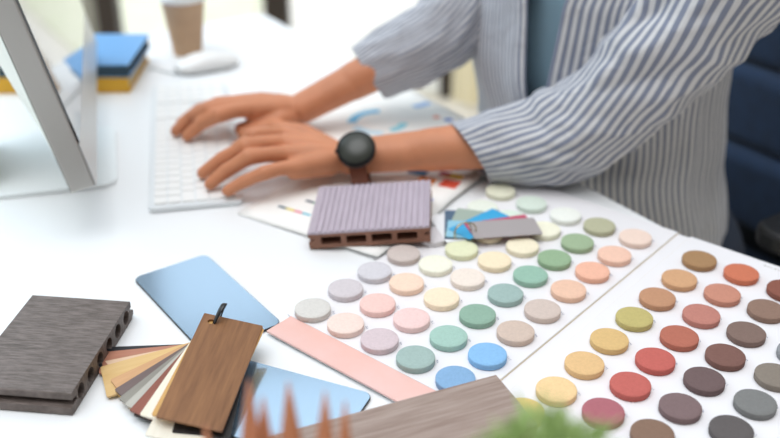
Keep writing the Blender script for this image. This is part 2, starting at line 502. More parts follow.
HD = .0128
A = [((312, 310), '#cfcac2', 'pale greige'), ((345, 290), '#c9bec2', 'pale mauve grey'), ((374, 272), '#cbc6cc', 'pale lilac grey'), ((403, 254), '#c3b0a6', 'taupe'),
     ((433, 235), '#d8d3d6', 'pale grey'), ((460, 221), '#e6e4c8', 'pale ivory'), ((482, 206), '#e1e6d4', 'very pale green'), ((500, 189), '#dedcbc', 'pale khaki')]
B = [((345, 325), '#efcfc0', 'pale peach pink'), ((377, 305), '#f0bcb0', 'light coral pink'), ((406, 284), '#f5ccad', 'light apricot'), ((435, 265), '#efecd3', 'ivory'),
     ((461, 249), '#dfe0ae', 'pale lime yellow'), ((487, 232), '#ead9b0', 'pale straw'), ((509, 217), '#d3e4d0', 'pale mint'), ((531, 202), '#ccdccb', 'soft mint grey')]
Cc = [((379, 341), '#cdb5ba', 'dusty mauve'), ((411, 320), '#eec2bc', 'baby pink'), ((441, 299), '#f5dab2', 'cream yellow'), ((467, 279), '#ecdac9', 'pale beige'),
      ((494, 261), '#f2dbae', 'light buff'), ((522, 246), '#efe1bb', 'light straw'), ((544, 229), '#eeeacb', 'pale cream'), ((565, 214), '#e9ebe0', 'off white')]
D = [((415, 359), '#88a8a0', 'grey teal'), ((448, 338), '#8abaa9', 'aqua green'), ((477, 316), '#6c9e81', 'mid green'), ((505, 295), '#84a79f', 'dull teal'),
     ((530, 276), '#76ae92', 'sea green'), ((554, 259), '#76a068', 'leaf green'), ((577, 242), '#84a36d', 'moss green'), ((599, 225), '#a7a577', 'olive')]
Ee = [((455, 380), '#5899cb', 'denim blue'), ((487, 356), '#5dace4', 'sky blue'), ((515, 333), '#c7aa95', 'beige brown'), ((542, 311), '#c8b0a1', 'mushroom'),
      ((568, 291), '#e8b18b', 'sandy orange'), ((592, 272), '#efa47c', 'salmon orange'), ((614, 255), '#eeb595', 'light salmon'), ((635, 237), '#ebcab5', 'pale peach')]
F = [((523, 413), '#e1c068', 'golden yellow'), ((556, 391), '#f0c98b', 'light orange'), ((584, 365), '#e2b677', 'light ochre'), ((609, 341), '#dab26b', 'ochre'),
     ((634, 319), '#beae60', 'olive yellow'), ((657, 299), '#bf8860', 'copper brown'), ((679, 280), '#d19c6b', 'tan orange'), ((699, 260), '#a57b4b', 'ochre brown')]
Gg = [((603, 413), '#ae5e68', 'dusky rose'), ((630, 386), '#c45a4f', 'coral red'), ((655, 361), '#c4584c', 'brick red'), ((679, 338), '#b56249', 'rust'),
      ((701, 316), '#bd7666', 'terracotta pink'), ((722, 295), '#c68167', 'light terracotta'), ((741, 274), '#cd6b43', 'burnt orange')]
Hh = [((652, 435), '#84644f', 'brown'), ((680, 408), '#7a6161', 'mauve brown'), ((704, 381), '#6a5251', 'dark plum brown'), ((725, 357), '#7a5045', 'chestnut'),
      ((746, 334), '#7c6257', 'cocoa'), ((766, 311), '#8b6b59', 'mid brown'), ((785, 291), '#884a36', 'red brown')]
Ii = [((731, 431), '#5a5352', 'charcoal'), ((755, 404), '#777775', 'mid grey'), ((775, 377), '#83776a', 'grey brown'), ((797, 354), '#8b8d90', 'steel grey')]
ordn = ['first', 'second', 'third', 'fourth', 'fifth', 'sixth', 'seventh', 'eighth']
def disc_mesh(seed):
    r_ = random.Random(seed); bm = bmesh.new(); n_ = 56; rings = []
    prof = [(.0, .0002), (.0178, .0002), (.0186, .0008), (.0188, .0058), (.0186, .0067), (.0180, .0070), (.012, .0070), (.006, .0070), (0, .0070)]
    for r, z in prof:
        if r == 0: rings.append([bm.verts.new((0, 0, z))]); continue
        rings.append([])
        for i in range(n_):
            a = 2 * PI * i / n_
            k = 1 + (.012 * noise.noise(Vector((math.cos(a) * 2.5, math.sin(a) * 2.5, seed * 3.1 + z * 300))) if r > .017 else 0)
            rings[-1].append(bm.verts.new((r * k * math.cos(a), r * k * math.sin(a), z)))
    for a, b in zip(rings, rings[1:]):
        for i in range(n_):
            j = (i + 1) % n_
            if len(a) == 1: bm.faces.new((a[0], b[j], b[i]))
            elif len(b) == 1: bm.faces.new((a[i], a[j], b[0]))
            else: bm.faces.new((a[i], a[j], b[j], b[i]))
    me = bpy.data.meshes.new('pigment_disc'); bmesh.ops.recalc_face_normals(bm, faces=bm.faces); bm.to_mesh(me); bm.free()
    for p in me.polygons: p.use_smooth = True
    return me
seed = 0
for ri, (row, page, rn) in enumerate(((A, 'left', 'first'), (B, 'left', 'second'), (Cc, 'left', 'third'), (D, 'left', 'fourth'), (Ee, 'left', 'fifth'),
                                       (F, 'right', 'first'), (Gg, 'right', 'second'), (Hh, 'right', 'third'), (Ii, 'right', 'fourth'))):
    for k, (pp, col, cn) in enumerate(row):
        seed += 1
        p = spot(pp[0] + .6, pp[1] - 2.4 * min(1, max(-.4, (pp[1] - 215) / 70)), HD)
        cl = srgb(col); lm = .3 * cl[0] + .6 * cl[1] + .1 * cl[2]
        ds, veil = (.10, .15) if page == 'left' else (.12, .02)  # whitening paints a veil of glow into the discs, mostly the left page
        col = tuple(x + (.93 - x) * veil for x in (y * (1 - ds) + lm * ds for y in cl[:3])) + (1,)
        me = disc_mesh(seed)
        me.materials.append(mat('pigment_' + cn.replace(' ', '_'), col, .85, mottle=.055, mscale=330, bump=.5, bscale=750, spec=.25))
        o = bpy.data.objects.new('pigment_disc', me); C.objects.link(o)
        o.location = (p.x, p.y, ZD + .0058); o.rotation_euler = (0, 0, rng.random() * 6)
        side = 'left' if page == 'left' else 'right'
        tag(o, '%s pigment disc, %s from the front, %s row of the %s page' % (cn, ordn[k], rn, side), 'pigment disc',
            'pigment discs on the %s page' % side)
        # small handwritten number beside each disc
        q = Vector((p.x - O.x, p.y - O.y, 0)); lx, ly = q.dot(nn), q.dot(uu)
        pm = bmesh.new()
        ex, ey = lx + .0135, ly + .0145
        for s in range(3):
            a0 = rng.uniform(-.8, .8); x0 = ex + s * .0016; y0 = ey - s * .001
            vs_ = [(x0 - .0002, y0), (x0 + .0002, y0), (x0 + .0002 + .0012 * a0, y0 + .0026), (x0 - .0002 + .0012 * a0, y0 + .0026)]
            if ly < .42: prism(pm, vs_, .0059, .00595)
        obj('pen_number', pm, mat('blue_pen', '#5f6d92', .6), root)
bm = bmesh.new()
for s in range(16): box(bm, .33 + s * .004, .33 + s * .004 + .0025, .4345, .4365 - (s % 3) * .0006, .0059, .00595)
obj('printed_line', bm, mat('grey_print', '#a9a59c', .6), root)

# ---------------------------------------------------------------- grooved hollow board
M_comp = mat('brown_composite', '#8a6250', .8, mottle=.12, mscale=120, bump=.3, bscale=400)
M_ridge = mat('lilac_grey_composite', '#b7abb6', .75, mottle=.10, mscale=60, stretch=(6, .4, 1), bump=.4, bscale=300)
p0, p1 = spot(309, 233, .023), spot(431, 226, .036)
root = thing('grooved_board', 'grooved lilac grey composite board sample with four square holes', 'board', (p0.x, p0.y, ZD + .002), math.atan2(p1.y - p0.y, p1.x - p0.x))
root.rotation_euler = (0, -math.asin(.013 / .136), root.rotation_euler.z)
BW = (p1 - p0).length; BD = .118; BH = .0215
bm = bmesh.new()
zt = BH - .0035
outl = [(0, 0), (BW, 0), (BW, .007), (BW - .006, .009), (BW - .006, .0125), (BW, .0145), (BW, zt), (0, zt), (0, .0145), (.006, .0125), (.006, .009), (0, .007)]
Mx = Matrix(((1, 0, 0, 0), (0, 0, 1, 0), (0, 1, 0, 0), (0, 0, 0, 1)))
prism(bm, outl, 0, BD, Mx)
core = obj('hollow_core', bm, M_comp, root)
cs = []
for i in range(4):
    x0 = .0115 + i * (BW - .023) / 4 + .003; x1 = .0115 + (i + 1) * (BW - .023) / 4 - .003
    b2 = bmesh.new(); prism(b2, rrect(x1 - x0, .0105, .002, 3, (x0 + x1) / 2, .0092), -.01, BD + .01, Mx); cs.append(b2)
cut(core, cs)
bm = bmesh.new()
nr = 19; pts = [(0, zt), (0, BH - .001), (.003, BH - .001)]; pit = (BW - .010) / nr
for i in range(nr):
    x = .005 + i * pit
    pts += [(x, BH), (x + pit * .62, BH), (x + pit * .68, BH - .0018), (x + pit * .95, BH - .0018)]
pts += [(BW - .003, BH), (BW, BH - .001), (BW, zt)]
prism(bm, pts[::-1], 0, BD, Mx)
obj('ribbed_face', bm, M_ridge, root)

# ---------------------------------------------------------------- brown board with round holes
M_dk = mat('dark_brown_composite', '#7b6f6a', .55, col2='#50463f', mscale=60, stretch=(7, .9, 1), bump=.9, bscale=90)
q0, q1 = spot(71, 394, .022), spot(130, 301, .022)
ax = (q1 - q0).normalized()
root = thing('dark_board', 'dark brown composite board sample with a row of round holes', 'board', (q0.x, q0.y, ZD + .0005), math.atan2(ax.y, ax.x))
DL = (q1 - q0).length; DW = .104; DH = .0215
bm = bmesh.new()                               # x along the holed edge, y towards the far left
prof = [(0.002, 0), (DL - .002, 0), (DL, .002), (DL + .004, .004), (DL + .004, .0085), (DL - .006, .0095), (DL - .006, .0135), (DL, .0145), (DL, DH - .001), (DL - .001, DH), (.001, DH), (0, DH - .001),
        (0, .0145), (.009, .0135), (.009, .009), (-.004, .0085), (-.004, .001)]
prism(bm, prof, 0, DW, Mx)
brd = obj('board_body', bm, M_dk)
cs = []
for i in range(6):
    xc = .019 + i * (DL - .034) / 5
    b2 = bmesh.new(); prism(b2, [(xc + .0072 * math.cos(t * PI / 14), .0110 + .0072 * math.sin(t * PI / 14)) for t in range(28)], -.01, DW + .01, Mx); cs.append(b2)
cut(brd, cs)
brd.name = 'dark_board_block'; brd.parent = root

# ---------------------------------------------------------------- glossy dark cards
M_skyrefl = mat('sky_reflection_gloss', '#c2def6', .14, metal=.85)  # reflected sky painted onto dark tiles as a blue metal tint
M_blk = mat('black_edge', '#15171a', .4)
def gloss_card(label, p_far_right, along, W_, L, z):
    """thin card: starts at p_far_right, `along` = direction of its length, width to the right-hand side of it"""
    a = Vector((along[0], along[1], 0)).normalized()
    root = thing('gloss_sample_card', label, 'sample card', (p_far_right[0], p_far_right[1], ZD + z), math.atan2(a.y, a.x), 'glossy sample cards with painted sky reflection')
    bm = bmesh.new(); prism(bm, rrect(L, W_, .009, 7, L / 2, -W_ / 2), 0, .0024)
    obj('card_core', bm, M_blk, root, bevel=.0003)
    bm = bmesh.new(); prism(bm, rrect(L - .0012, W_ - .0012, .0085, 7, L / 2, -W_ / 2), .0024, .0028)
    obj('sky_tint_face', bm, M_skyrefl, root)
gloss_card('glossy dark card with painted sky-blue reflection lying behind the fan of wood chips', (-.211, .979), (.100, -.138), .089, .172, .0006)
gloss_card('glossy card with painted sky reflection lying between the wood chips and the small plank', (-.168, .790), (.921, -.39), .102, .166, .0006)

# ---------------------------------------------------------------- fan of wood chips
hg = spot(211, 323, .036); hx, hy = hg.x, hg.y
root = thing('wood_sample_fan', 'fan of wood and laminate sample chips on a black strap', 'sample fan', (hx, hy, ZD))
def wood(name, c1, c2): return mat(name, c1, .5, col2=c2, mscale=22, stretch=(.6, 7, 1), bump=.1, bscale=150)
chips = [  # where the far corner lies, width, colour, colour2
    ((105, 347), .034, '#26262a', '#1b1b1e', 'black chip'), ((103, 352), .034, '#b98068', '#a66e57', 'rust brown chip'), ((105, 361), .036, '#e0c0a4', '#d3b090', 'pale pinkish chip'),
    ((110, 386), .040, '#d6b173', '#c9a262', 'honey tan chip'), ((100, 367), .047, '#d9b77e', '#cfa96c', 'golden tan chip'), ((133, 415), .044, '#3a302e', '#2c2422', 'near black chip'),
    ((110, 380), .040, '#cfa072', '#c09064', 'light brown chip'), ((114, 390), .040, '#6f5c58', '#60504c', 'dark mauve brown chip'), ((118, 399), .040, '#8f8a80', '#7f7a70', 'grey chip'), ((124, 405), .040, '#b8b4aa', '#a8a49a', 'light grey chip'),
    ((129, 411), .042, '#8e5140', '#7c4434', 'red brown chip'), ((268, .134), .050, '#2c2828', '#201c1c', 'black chip under the top one'), ((259, .142), .050, '#efe9da', '#e6dfcd', 'cream chip'),
    ((139, 416), .048, '#e9e3d2', '#ded6c2', 'ivory chip'), ((146, 418), .050, '#efe9da', '#e6dfcd', 'cream chip'),
    ((151, 416), .060, '#d5a868', '#c8994f', 'golden edged chip'), ((155, 418), .059, '#93663f', '#754c2b', 'walnut brown top chip')]
NCH = len(chips)
for i, (cpx, W_, c1, c2, lb) in enumerate(chips):
    thk = .0018 if i < NCH - 1 else .0026
    zh = .0035 + i * .0020; ze = .0030 + max(0, i - 3) * .0010 + (.007 if i >= 15 else 0)
    if cpx[1] < 1: ang, L = cpx
    else:
        cw = spot(cpx[0], cpx[1], ze + thk) - Vector((hx, hy, 0)); d_ = math.hypot(cw.x, cw.y); of = .010
        L = math.sqrt(d_ * d_ - of * of); ang = math.degrees(math.atan2(cw.y, cw.x) + math.asin(of / d_))
    M = Matrix.Translation((0, 0, zh)) @ Matrix.Rotation(R(ang), 4, 'Z') @ Matrix.Rotation(math.atan2(zh - ze, L), 4, 'Y') @ Matrix.Rotation(R(-10) * (i / 16) ** 1.5, 4, 'X')
    bm = bmesh.new()
    prism(bm, rrect(L + .010, W_, .0015, 2, (L - .010) / 2, W_ / 2 - .010), 0, thk)
    o = obj('chip', bm, wood('chip_' + lb.replace(' ', '_'), c1, c2))
    if i == NCH - 1:
        b2 = bmesh.new(); prism(b2, [(.0032 * math.cos(t * PI / 10), .0032 * math.sin(t * PI / 10)) for t in range(20)], -.01, .01)
        cut(o, [b2])
        b = o.modifiers.new('bevel', 'BEVEL'); b.width = .0005; b.segments = 2; b.limit_method = 'ANGLE'
    o.matrix_local = M; o.parent = root
    o['label'] = lb
# strap loop through the holes
bm = bmesh.new()
a60 = R(74)
dv = Vector((math.cos(a60), math.sin(a60), 0)); pts = []
for s in range(28):
    t = 2 * PI * s / 28
    pts.append(Vector((.002, 0, .033)) + dv * (.0075 + .0098 * math.cos(t)) + Vector((.42, .1, .95)) * (.0190 * math.sin(t)) * (1 if math.sin(t) > 0 else .95))
tube(bm, pts, .0009, 8, closed=True, flat=3.0)
obj('strap', bm, mat('black_strap', '#121214', .3), root, smooth=True)
bm = bmesh.new()
Mr = o.matrix_local.copy()
tube(bm, [Mr @ Vector((.0036 * math.cos(t * PI / 12), .0036 * math.sin(t * PI / 12), .0027)) for t in range(24)], .0005, 6, closed=True)
obj('eyelet', bm, mat('brass_eyelet', '#c9b08a', .4, metal=.6), root, smooth=True)

# ---------------------------------------------------------------- ring of colour cards
pv = spot(466, 238, .0135)
root = thing('colour_card_ring', 'small colour cards fanned out on a metal ring over the discs', 'colour cards', (pv.x, pv.y, ZD + .0128))
for i, (ang, L, W_, col, lb) in enumerate([(106, .068, .034, '#eef0f2', 'white card'), (87, .070, .034, '#4a6680', 'slate blue card'), (74, .071, .034, '#a3b2a6', 'grey green card'),
                                           (84, .040, .030, '#8fc6dc', 'pale blue card'), (42, .076, .034, '#38a5d6', 'bright blue card'), (17, .078, .036, '#c04a68', 'crimson card'), (8, .081, .040, '#a8a09f', 'warm grey card')]):
    bm = bmesh.new(); prism(bm, rrect(L, W_, .0015, 2, L / 2 - (.004 if i < 5 else -.007), .008), 0, .0007)
    o = obj('colour_card', bm, mat('card_' + lb.replace(' ', '_'), col, .35), root)
    o.matrix_local = Matrix.Translation((0, 0, .0009 * i)) @ Matrix.Rotation(R(ang), 4, 'Z'); o['label'] = lb
bm = bmesh.new()
for k, (dx, dy) in enumerate(((0, 0), (.0035, .0022))):
    v1 = Vector((math.cos(R(215 - 25 * k)), math.sin(R(215 - 25 * k)), 0)); cc = Vector((dx - .004, dy + .002, .0085))
    tube(bm, [cc + v1 * .0125 * math.cos(t * PI / 16) + Vector((0, 0, 1)) * .0105 * math.sin(t * PI / 16) for t in range(32)], .0008, 8, closed=True)
obj('metal_ring', bm, mat('brass_wire', '#c6b58c', .25, metal=.9), root, smooth=True)

# ---------------------------------------------------------------- small plank in front
a0 = spot(496, 375, .022)
la = Vector((-.14, -.059, 0)).normalized()
root = thing('small_plank', 'grey brown wood grain plank lying at the front of the folder', 'plank', (a0.x, a0.y, ZD + .0064), math.atan2(la.y, la.x))
M_plk = mat('grey_oak', '#a8968c', .65, col2='#897469', mscale=24, stretch=(.5, 9, 1), bump=.35, bscale=120)
M_plks = mat('red_brown_core', '#7c4a38', .7, mottle=.15, mscale=80)
bm = bmesh.new(); box(bm, 0, .26, 0, .074, 0, .0135)
obj('plank_core', bm, M_plks, root)
bm = bmesh.new(); box(bm, -.0002, .2602, -.0002, .0742, .0135, .0160)
obj('grain_face', bm, M_plk, root, bevel=.0006)

# ---------------------------------------------------------------- pot plants close to the camera
def leafblade(bm, base, tip, width, bend, n_=10, fat=.35):
    base, tip = Vector(base), Vector(tip); d = tip - base
    side = d.cross(Vector((0, 1, 0))); side = side.normalized() if side.length > 1e-4 else Vector((1, 0, 0))
    nrm = side.cross(d).normalized(); rings = []
    for i in range(n_ + 1):
        t = i / n_
        w_ = width * (math.sin(PI * min(1, .22 + t * .78)) ** .8) * (1 - .15 * t)
        w_ = max(w_, .0004)
        c = base + d * t + Vector(bend) * math.sin(PI * t)
        rings.append([bm.verts.new(c + side * w_ * math.cos(2 * PI * k / 8) + nrm * w_ * fat * math.sin(2 * PI * k / 8)) for k in range(8)])
    for a, b in zip(rings, rings[1:]):
        for k in range(8): bm.faces.new((a[k], a[(k + 1) % 8], b[(k + 1) % 8], b[k]))
    bm.faces.new(rings[0][::-1]); bm.faces.new(rings[-1])
M_or = mat('copper_leaf', '#c07f58', .6, col2='#a3603c', mscale=30, stretch=(1, 1, .3))
M_pot = mat('white_pot', '#e9e6df', .4)
M_soil = mat('soil', '#4a382c', .95, mottle=.3, mscale=200)
def pot(root, r, h):
    bm = bmesh.new(); lathe(bm, [(0, .0005), (r * .75, .0005), (r * .78, .004), (r, h - .004), (r, h), (r - .004, h), (r - .006, h - .012), (0, h - .012)], 40)
    obj('pot', bm, M_pot, root, smooth=True).modifiers.new('e', 'EDGE_SPLIT')
    bm = bmesh.new(); lathe(bm, [(0, h - .0119), (r - .0062, h - .0119), (r - .0062, h - .008), (0, h - .006)], 30)
    obj('soil', bm, M_soil, root)
hS = .15
pc = spot(296, 575, .14)
root = thing('copper_succulent', 'copper orange plant with upright pointed leaves close to the camera', 'pot plant', (pc.x, pc.y, ZD))
pot(root, .036, .11)
for (tx, ty, th_, w_, bx) in ((249, 378, .165, .0062, -.004), (263, 396, .155, .0066, -.002), (288, 381, .165, .0066, .001), (325, 390, .160, .0062, .003), (345, 400, .155, .0052, .005),
                             (256, 418, .150, .0062, -.006), (318, 440, .135, .0055, .002), (275, 432, .13, .006, 0), (205, 424, .140, .0062, -.006)):
    t = spot(tx, ty, th_ + .05)
    bb = Vector((max(-.022, min(.022, (t.x - pc.x) * .45)), rng.uniform(-.012, .012), .106))
    bm = bmesh.new(); leafblade(bm, bb, t - root.location, w_ * 1.6, (bx, 0, 0))
    obj('leaf', bm, M_or, root, smooth=True)
pg = spot(552, 560, .20)
root = thing('green_plant', 'leafy green pot plant, blurred, close to the camera', 'pot plant', (pg.x, pg.y, ZD))
pot(root, .036, .17)
bm = bmesh.new(); r2 = random.Random(9)
cen = spot(546, 456, .235) - root.location
for k in range(210):
    v = Vector((r2.gauss(0, 1), r2.gauss(0, 1), r2.gauss(0, 1))).normalized() * (r2.random() ** .4)
    c = cen + Vector((v.x * .034, v.y * .022, v.z * .018 + .004 * math.cos(v.x * 6.5)))
    d = Vector((v.x * .8 + r2.uniform(-.5, .5), v.y * .8 + r2.uniform(-.5, .5), .5 + r2.random())).normalized() * r2.uniform(.009, .016)
    leafblade(bm, c, c + d, .0018, (0, 0, .001), 4, .3)
for k in range(24):
    a = r2.uniform(0, 2 * PI); rr = r2.uniform(.3, 1)
    tube(bm, [(.018 * rr * math.cos(a), .018 * rr * math.sin(a), .162), cen + Vector((.034 * rr * math.cos(a), .024 * rr * math.sin(a), .012))], .0007, 5)
obj('foliage', bm, mat('green_leaf', '#b4c98a', .6, col2='#9db870', mscale=70), root)

# ---------------------------------------------------------------- office chair
f_ = Vector((-.83, -.55, 0)).normalized(); w_v = Vector((-f_.y, f_.x, 0)) * 1.0   # f_: facing; w_v: to the near side
w_v = Vector((.553, -.833, 0)).normalized()
CP = Vector((.445, 1.437, 0))
Mc = Matrix(((f_.x, w_v.x, 0, CP.x), (f_.y, w_v.y, 0, CP.y), (0, 0, 1, 0), (0, 0, 0, 1)))
M_navy = mat('navy_fabric', '#0a2846', .85, mottle=.15, mscale=40, bump=.3, bscale=500, sheen=.15)
M_black = mat('black_plastic', '#17181a', .45)
root = thing('office_chair', 'navy blue padded office chair behind the seated person', 'chair', tuple(CP))
Ml = Matrix.Translation(-CP) @ Mc
bm = bmesh.new(); prism(bm, rrect(.5, .5, .07, 6, 0.02, 0), .365, .442, Ml)
obj('seat', bm, M_navy, root, bevel=.02, seg=4)
for i in range(5):
    bm = bmesh.new(); z0 = .50 + i * .135; rc = .20 + i * .018
    prism(bm, rrect(.07, .54, .03, 5, -rc, 0), z0, z0 + .133, Ml @ Matrix.Shear('XY', 4, (-.13, 0)) if False else Ml)
    obj('back_pad', bm, M_navy, root, bevel=.022, seg=4)
bm = bmesh.new(); prism(bm, [(-.235, .42), (-.27, .42), (-.345, 1.16), (-.315, 1.16)], -.22, .22, Ml @ Matrix(((1, 0, 0, 0), (0, 0, 1, 0), (0, 1, 0, 0), (0, 0, 0, 1))))
obj('back_frame', bm, M_black, root, bevel=.006)
for s in (-1, 1):
    bm = bmesh.new(); prism(bm, rrect(.25, .07, .03, 5, 0.0, s * .285), .665, .695, Ml)
    ar = obj('armrest', bm, M_black, root, bevel=.008, seg=3)
    bm = bmesh.new(); tube(bm, [Ml @ Vector((-.03, s * .285, .67)), Ml @ Vector((-.03, s * .285, .42)), Ml @ Vector((-.03, s * .18, .375))], .016, 10)
    obj('armrest_post', bm, M_black, root, smooth=True)
bm = bmesh.new(); lathe(bm, [(0, .10), (.028, .10), (.028, .3), (.02, .3), (.02, .375), (.12, .378), (.12, .388), (0, .388)], 24)
obj('gas_column', bm, M_black, root)
for k in range(5):
    a = 2 * PI * k / 5 + .3; d = Vector((math.cos(a), math.sin(a), 0))
    bm = bmesh.new(); tube(bm, [d * .015 + Vector((0, 0, .115)), d * .27 + Vector((0, 0, .075))], [.024, .016], 10)
    lg = obj('leg', bm, M_black, root, smooth=True)
    bm = bmesh.new(); tube(bm, [d * .27 + Vector((-d.y, d.x, 0)) * .018 + Vector((0, 0, .03)), d * .27 - Vector((-d.y, d.x, 0)) * .018 + Vector((0, 0, .03))], .0295, 18)
    obj('caster', bm, M_black, lg)

# ---------------------------------------------------------------- person
def W3(px, py, h): return spot(px, py, h)
def P3(x, y, h): return Vector((x, y, ZD + h))
def capsule(bm, a, b, ra, rb, n_=16):
    a, b = Vector(a), Vector(b); d = (b - a); L = d.length
    q = d.to_track_quat('Z', 'Y').to_matrix().to_4x4(); M = Matrix.Translation(a) @ q
    prof = [(0, -ra)]
    for k in range(1, 6): t = -PI / 2 + k * PI / 2 / 6; prof.append((ra * math.cos(t), ra * math.sin(t)))
    for k in range(0, 6): t = k * PI / 2 / 6; prof.append((rb * math.cos(t), L + rb * math.sin(t)))
    prof.append((0, L + rb))
    lathe(bm, prof, n_, M)
def chain(bm, pts, rads, n_=16):
    for i in range(len(pts) - 1): capsule(bm, pts[i], pts[i + 1], rads[i], rads[i + 1], n_)
def ellipsoid(bm, c, ax_, ay, az, rx, ry, rz):
    M = Matrix(((ax_.x * rx, ay.x * ry, az.x * rz, c.x), (ax_.y * rx, ay.y * ry, az.y * rz, c.y), (ax_.z * rx, ay.z * ry, az.z * rz, c.z), (0, 0, 0, 1)))
    bmesh.ops.create_uvsphere(bm, u_segments=32, v_segments=20, radius=1, matrix=M)

Z = Vector((0, 0, 1))
body = bmesh.new()
pel = P3(.40, 1.40, -.19); chest = P3(.325, 1.36, .17)
shN = P3(.425, 1.165, .29); shF = P3(.20, 1.51, .29)
elN = W3(575, 138, .062); elF = W3(447, 34, .13)
wrN = W3(352, 156, .034); wrF = W3(303, 107, .038)
# trunk
ellipsoid(body, pel, f_, w_v, Z, .115, .165, .12)
ellipsoid(body, (pel + chest) / 2, f_, w_v, Z, .10, .145, .17)
ellipsoid(body, chest, f_, w_v, Z, .11, .17, .17)
chain(body, [shF, P3(.305, 1.335, .33), shN], [.05, .06, .05])
neck0 = P3(.305, 1.345, .33); neck1 = P3(.28, 1.325, .45)
chain(body, [neck0, neck1], [.058, .052])
# arms
chain(body, [shN, elN], [.048, .038], 24); chain(body, [elN, (elN * .35 + wrN * .65) + Vector((0, 0, .0)), wrN], [.038, .0285, .0225], 24)
chain(body, [shF, elF], [.048, .037], 24); chain(body, [elF, (elF * .35 + wrF * .65), wrF], [.036, .0280, .0225], 24)
# wrists a bit wide
for (wr, el) in ((wrN, elN), (wrF, elF)):
    d = (el - wr).normalized(); s = d.cross(Z).normalized()
    for q in (-1, 1): chain(body, [wr + s * q * .006 - Z * .001, wr + d * .07 + s * q * .006], [.0212, .0232])
def hand(bm, wr, fingers, thumb, el):
    mcps = [W3(*f[0]) for f in fingers]
    rM = [.0128, .0132, .0126, .0115]
    for m_, r in zip(mcps, rM):
        st = wr * .85 + m_ * .15
        chain(bm, [st - Z * .003, (wr * .45 + m_ * .55) - Z * .001, m_ - Z * .002], [.0175, .0145, r])
        chain(bm, [(wr * .6 + m_ * .4) - Z * .010, m_ - Z * .010], [.013, .0088])
    for a, b in zip(mcps, mcps[1:]):                # webbing
        chain(bm, [(a * .88 + wr * .12) - Z * .005, (b * .88 + wr * .12) - Z * .005], [.0095, .0095])
    for f, r0 in zip(fingers, (1.0, 1.03, .98, .86)):
        p = [W3(*q) for q in f]
        chain(bm, [p[0] - Z * .002, p[0] * .5 + p[1] * .5 + Z * .0008, p[1], p[1] * .5 + p[2] * .5, p[2], p[3]],
              [.0128 * r0, .0108 * r0, .0116 * r0, .0100 * r0, .0102 * r0, .0082 * r0])
    p = [W3(*q) for q in thumb]
    chain(bm, [wr * .7 + p[0] * .3 - Z * .006, p[0], p[1], p[2]], [.0165, .0145, .0125, .0100])
fN = [[(284, 134, .047), (254, 136, .054), (238, 148, .036), (228, 160, .019)],
      [(283, 142, .050), (246, 146, .056), (221, 160, .036), (203, 173, .019)],
      [(286, 153, .047), (249, 157, .052), (226, 171, .034), (210, 184, .019)],
      [(293, 166, .040), (264, 173, .040), (243, 182, .028), (227, 191, .018)]]
hand(body, wrN, fN, [(304, 134, .030), (272, 128, .024), (244, 134, .019)], elN)
fF = [[(252, 108, .048), (219, 115, .051), (201, 124, .034), (187, 136, .019)],
      [(250, 104, .050), (210, 109, .053), (190, 118, .034), (176, 131, .019)],
      [(253, 101, .047), (218, 104, .049), (199, 110, .033), (181, 123, .019)],
      [(260, 98, .041), (237, 101, .041), (220, 103, .030), (207, 111, .018)]]
hand(body, wrF, fF, [(280, 119, .030), (258, 125, .023), (241, 129, .019)], elF)
# head
hc = P3(.255, 1.305, .555); ff = (f_ - Z * .25).normalized(); hu = (Z + f_ * .25).normalized(); hs = ff.cross(hu).normalized()
ellipsoid(body, hc + hu * .015, ff, hs, hu, .098, .076, .108)
ellipsoid(body, hc - hu * .05 + ff * .02, ff, hs, hu, .072, .058, .07)
chain(body, [hc + ff * .09 + hu * .01, hc + ff * .112 - hu * .022], [.009, .014])      # nose
chain(body, [hc + ff * .085 - hu * .052 + hs * .018, hc + ff * .085 - hu * .052 - hs * .018], [.007, .007])
for s in (-1, 1):
    ellipsoid(body, hc + hs * s * .078 - ff * .005, ff, hs, hu, .018, .008, .03)
    chain(body, [hc + ff * .084 + hs * s * .045 + hu * .026, hc + ff * .094 + hs * s * .016 + hu * .028], [.007, .007])
# legs inside trousers
kn, kf = pel + f_ * .42 + w_v * .13 + Z * .0, pel + f_ * .42 - w_v * .13
anN, anF = Vector((kn.x, kn.y, .09)) - f_ * .04, Vector((kf.x, kf.y, .09)) - f_ * .04
for k, an, s in ((kn, anN, 1), (kf, anF, -1)):
    chain(body, [pel + w_v * s * .08, k - Z * .01, an], [.07, .05, .034])
skin = mat('skin', '#cd8a66', .5, mottle=.07, mscale=18, bump=.12, bscale=350, spec=.35)
b = skin.node_tree.nodes['Principled BSDF']
b.inputs['Subsurface Weight'].default_value = .12; b.inputs['Subsurface Radius'].default_value = (.012, .005, .003)
person = obj('person', body, skin, smooth=True)
rm = person.modifiers.new('remesh', 'REMESH'); rm.mode = 'VOXEL'; rm.voxel_size = .0026; rm.use_smooth_shade = True
sm = person.modifiers.new('smooth', 'SMOOTH'); sm.factor = .5; sm.iterations = 5
tag(person, 'seated person in a blue striped shirt typing with both hands', 'person')
# eyes, hair
for s in (-1, 1):
    bm = bmesh.new(); ellipsoid(bm, hc + ff * .078 + hs * s * .031 + hu * .006, ff, hs, hu, .013, .014, .011)
    obj('eye', bm, mat('eye_white', '#e9e4df', .2), person, smooth=True)
bm = bmesh.new()
ellipsoid(bm, hc + hu * .035 - ff * .022, ff, hs, hu, .100, .088, .105)
obj('hair', bm, mat('dark_hair', '#2a1f1a', .6, bump=.8, bscale=200, stretch=(1, 1, .2)), person, smooth=True)
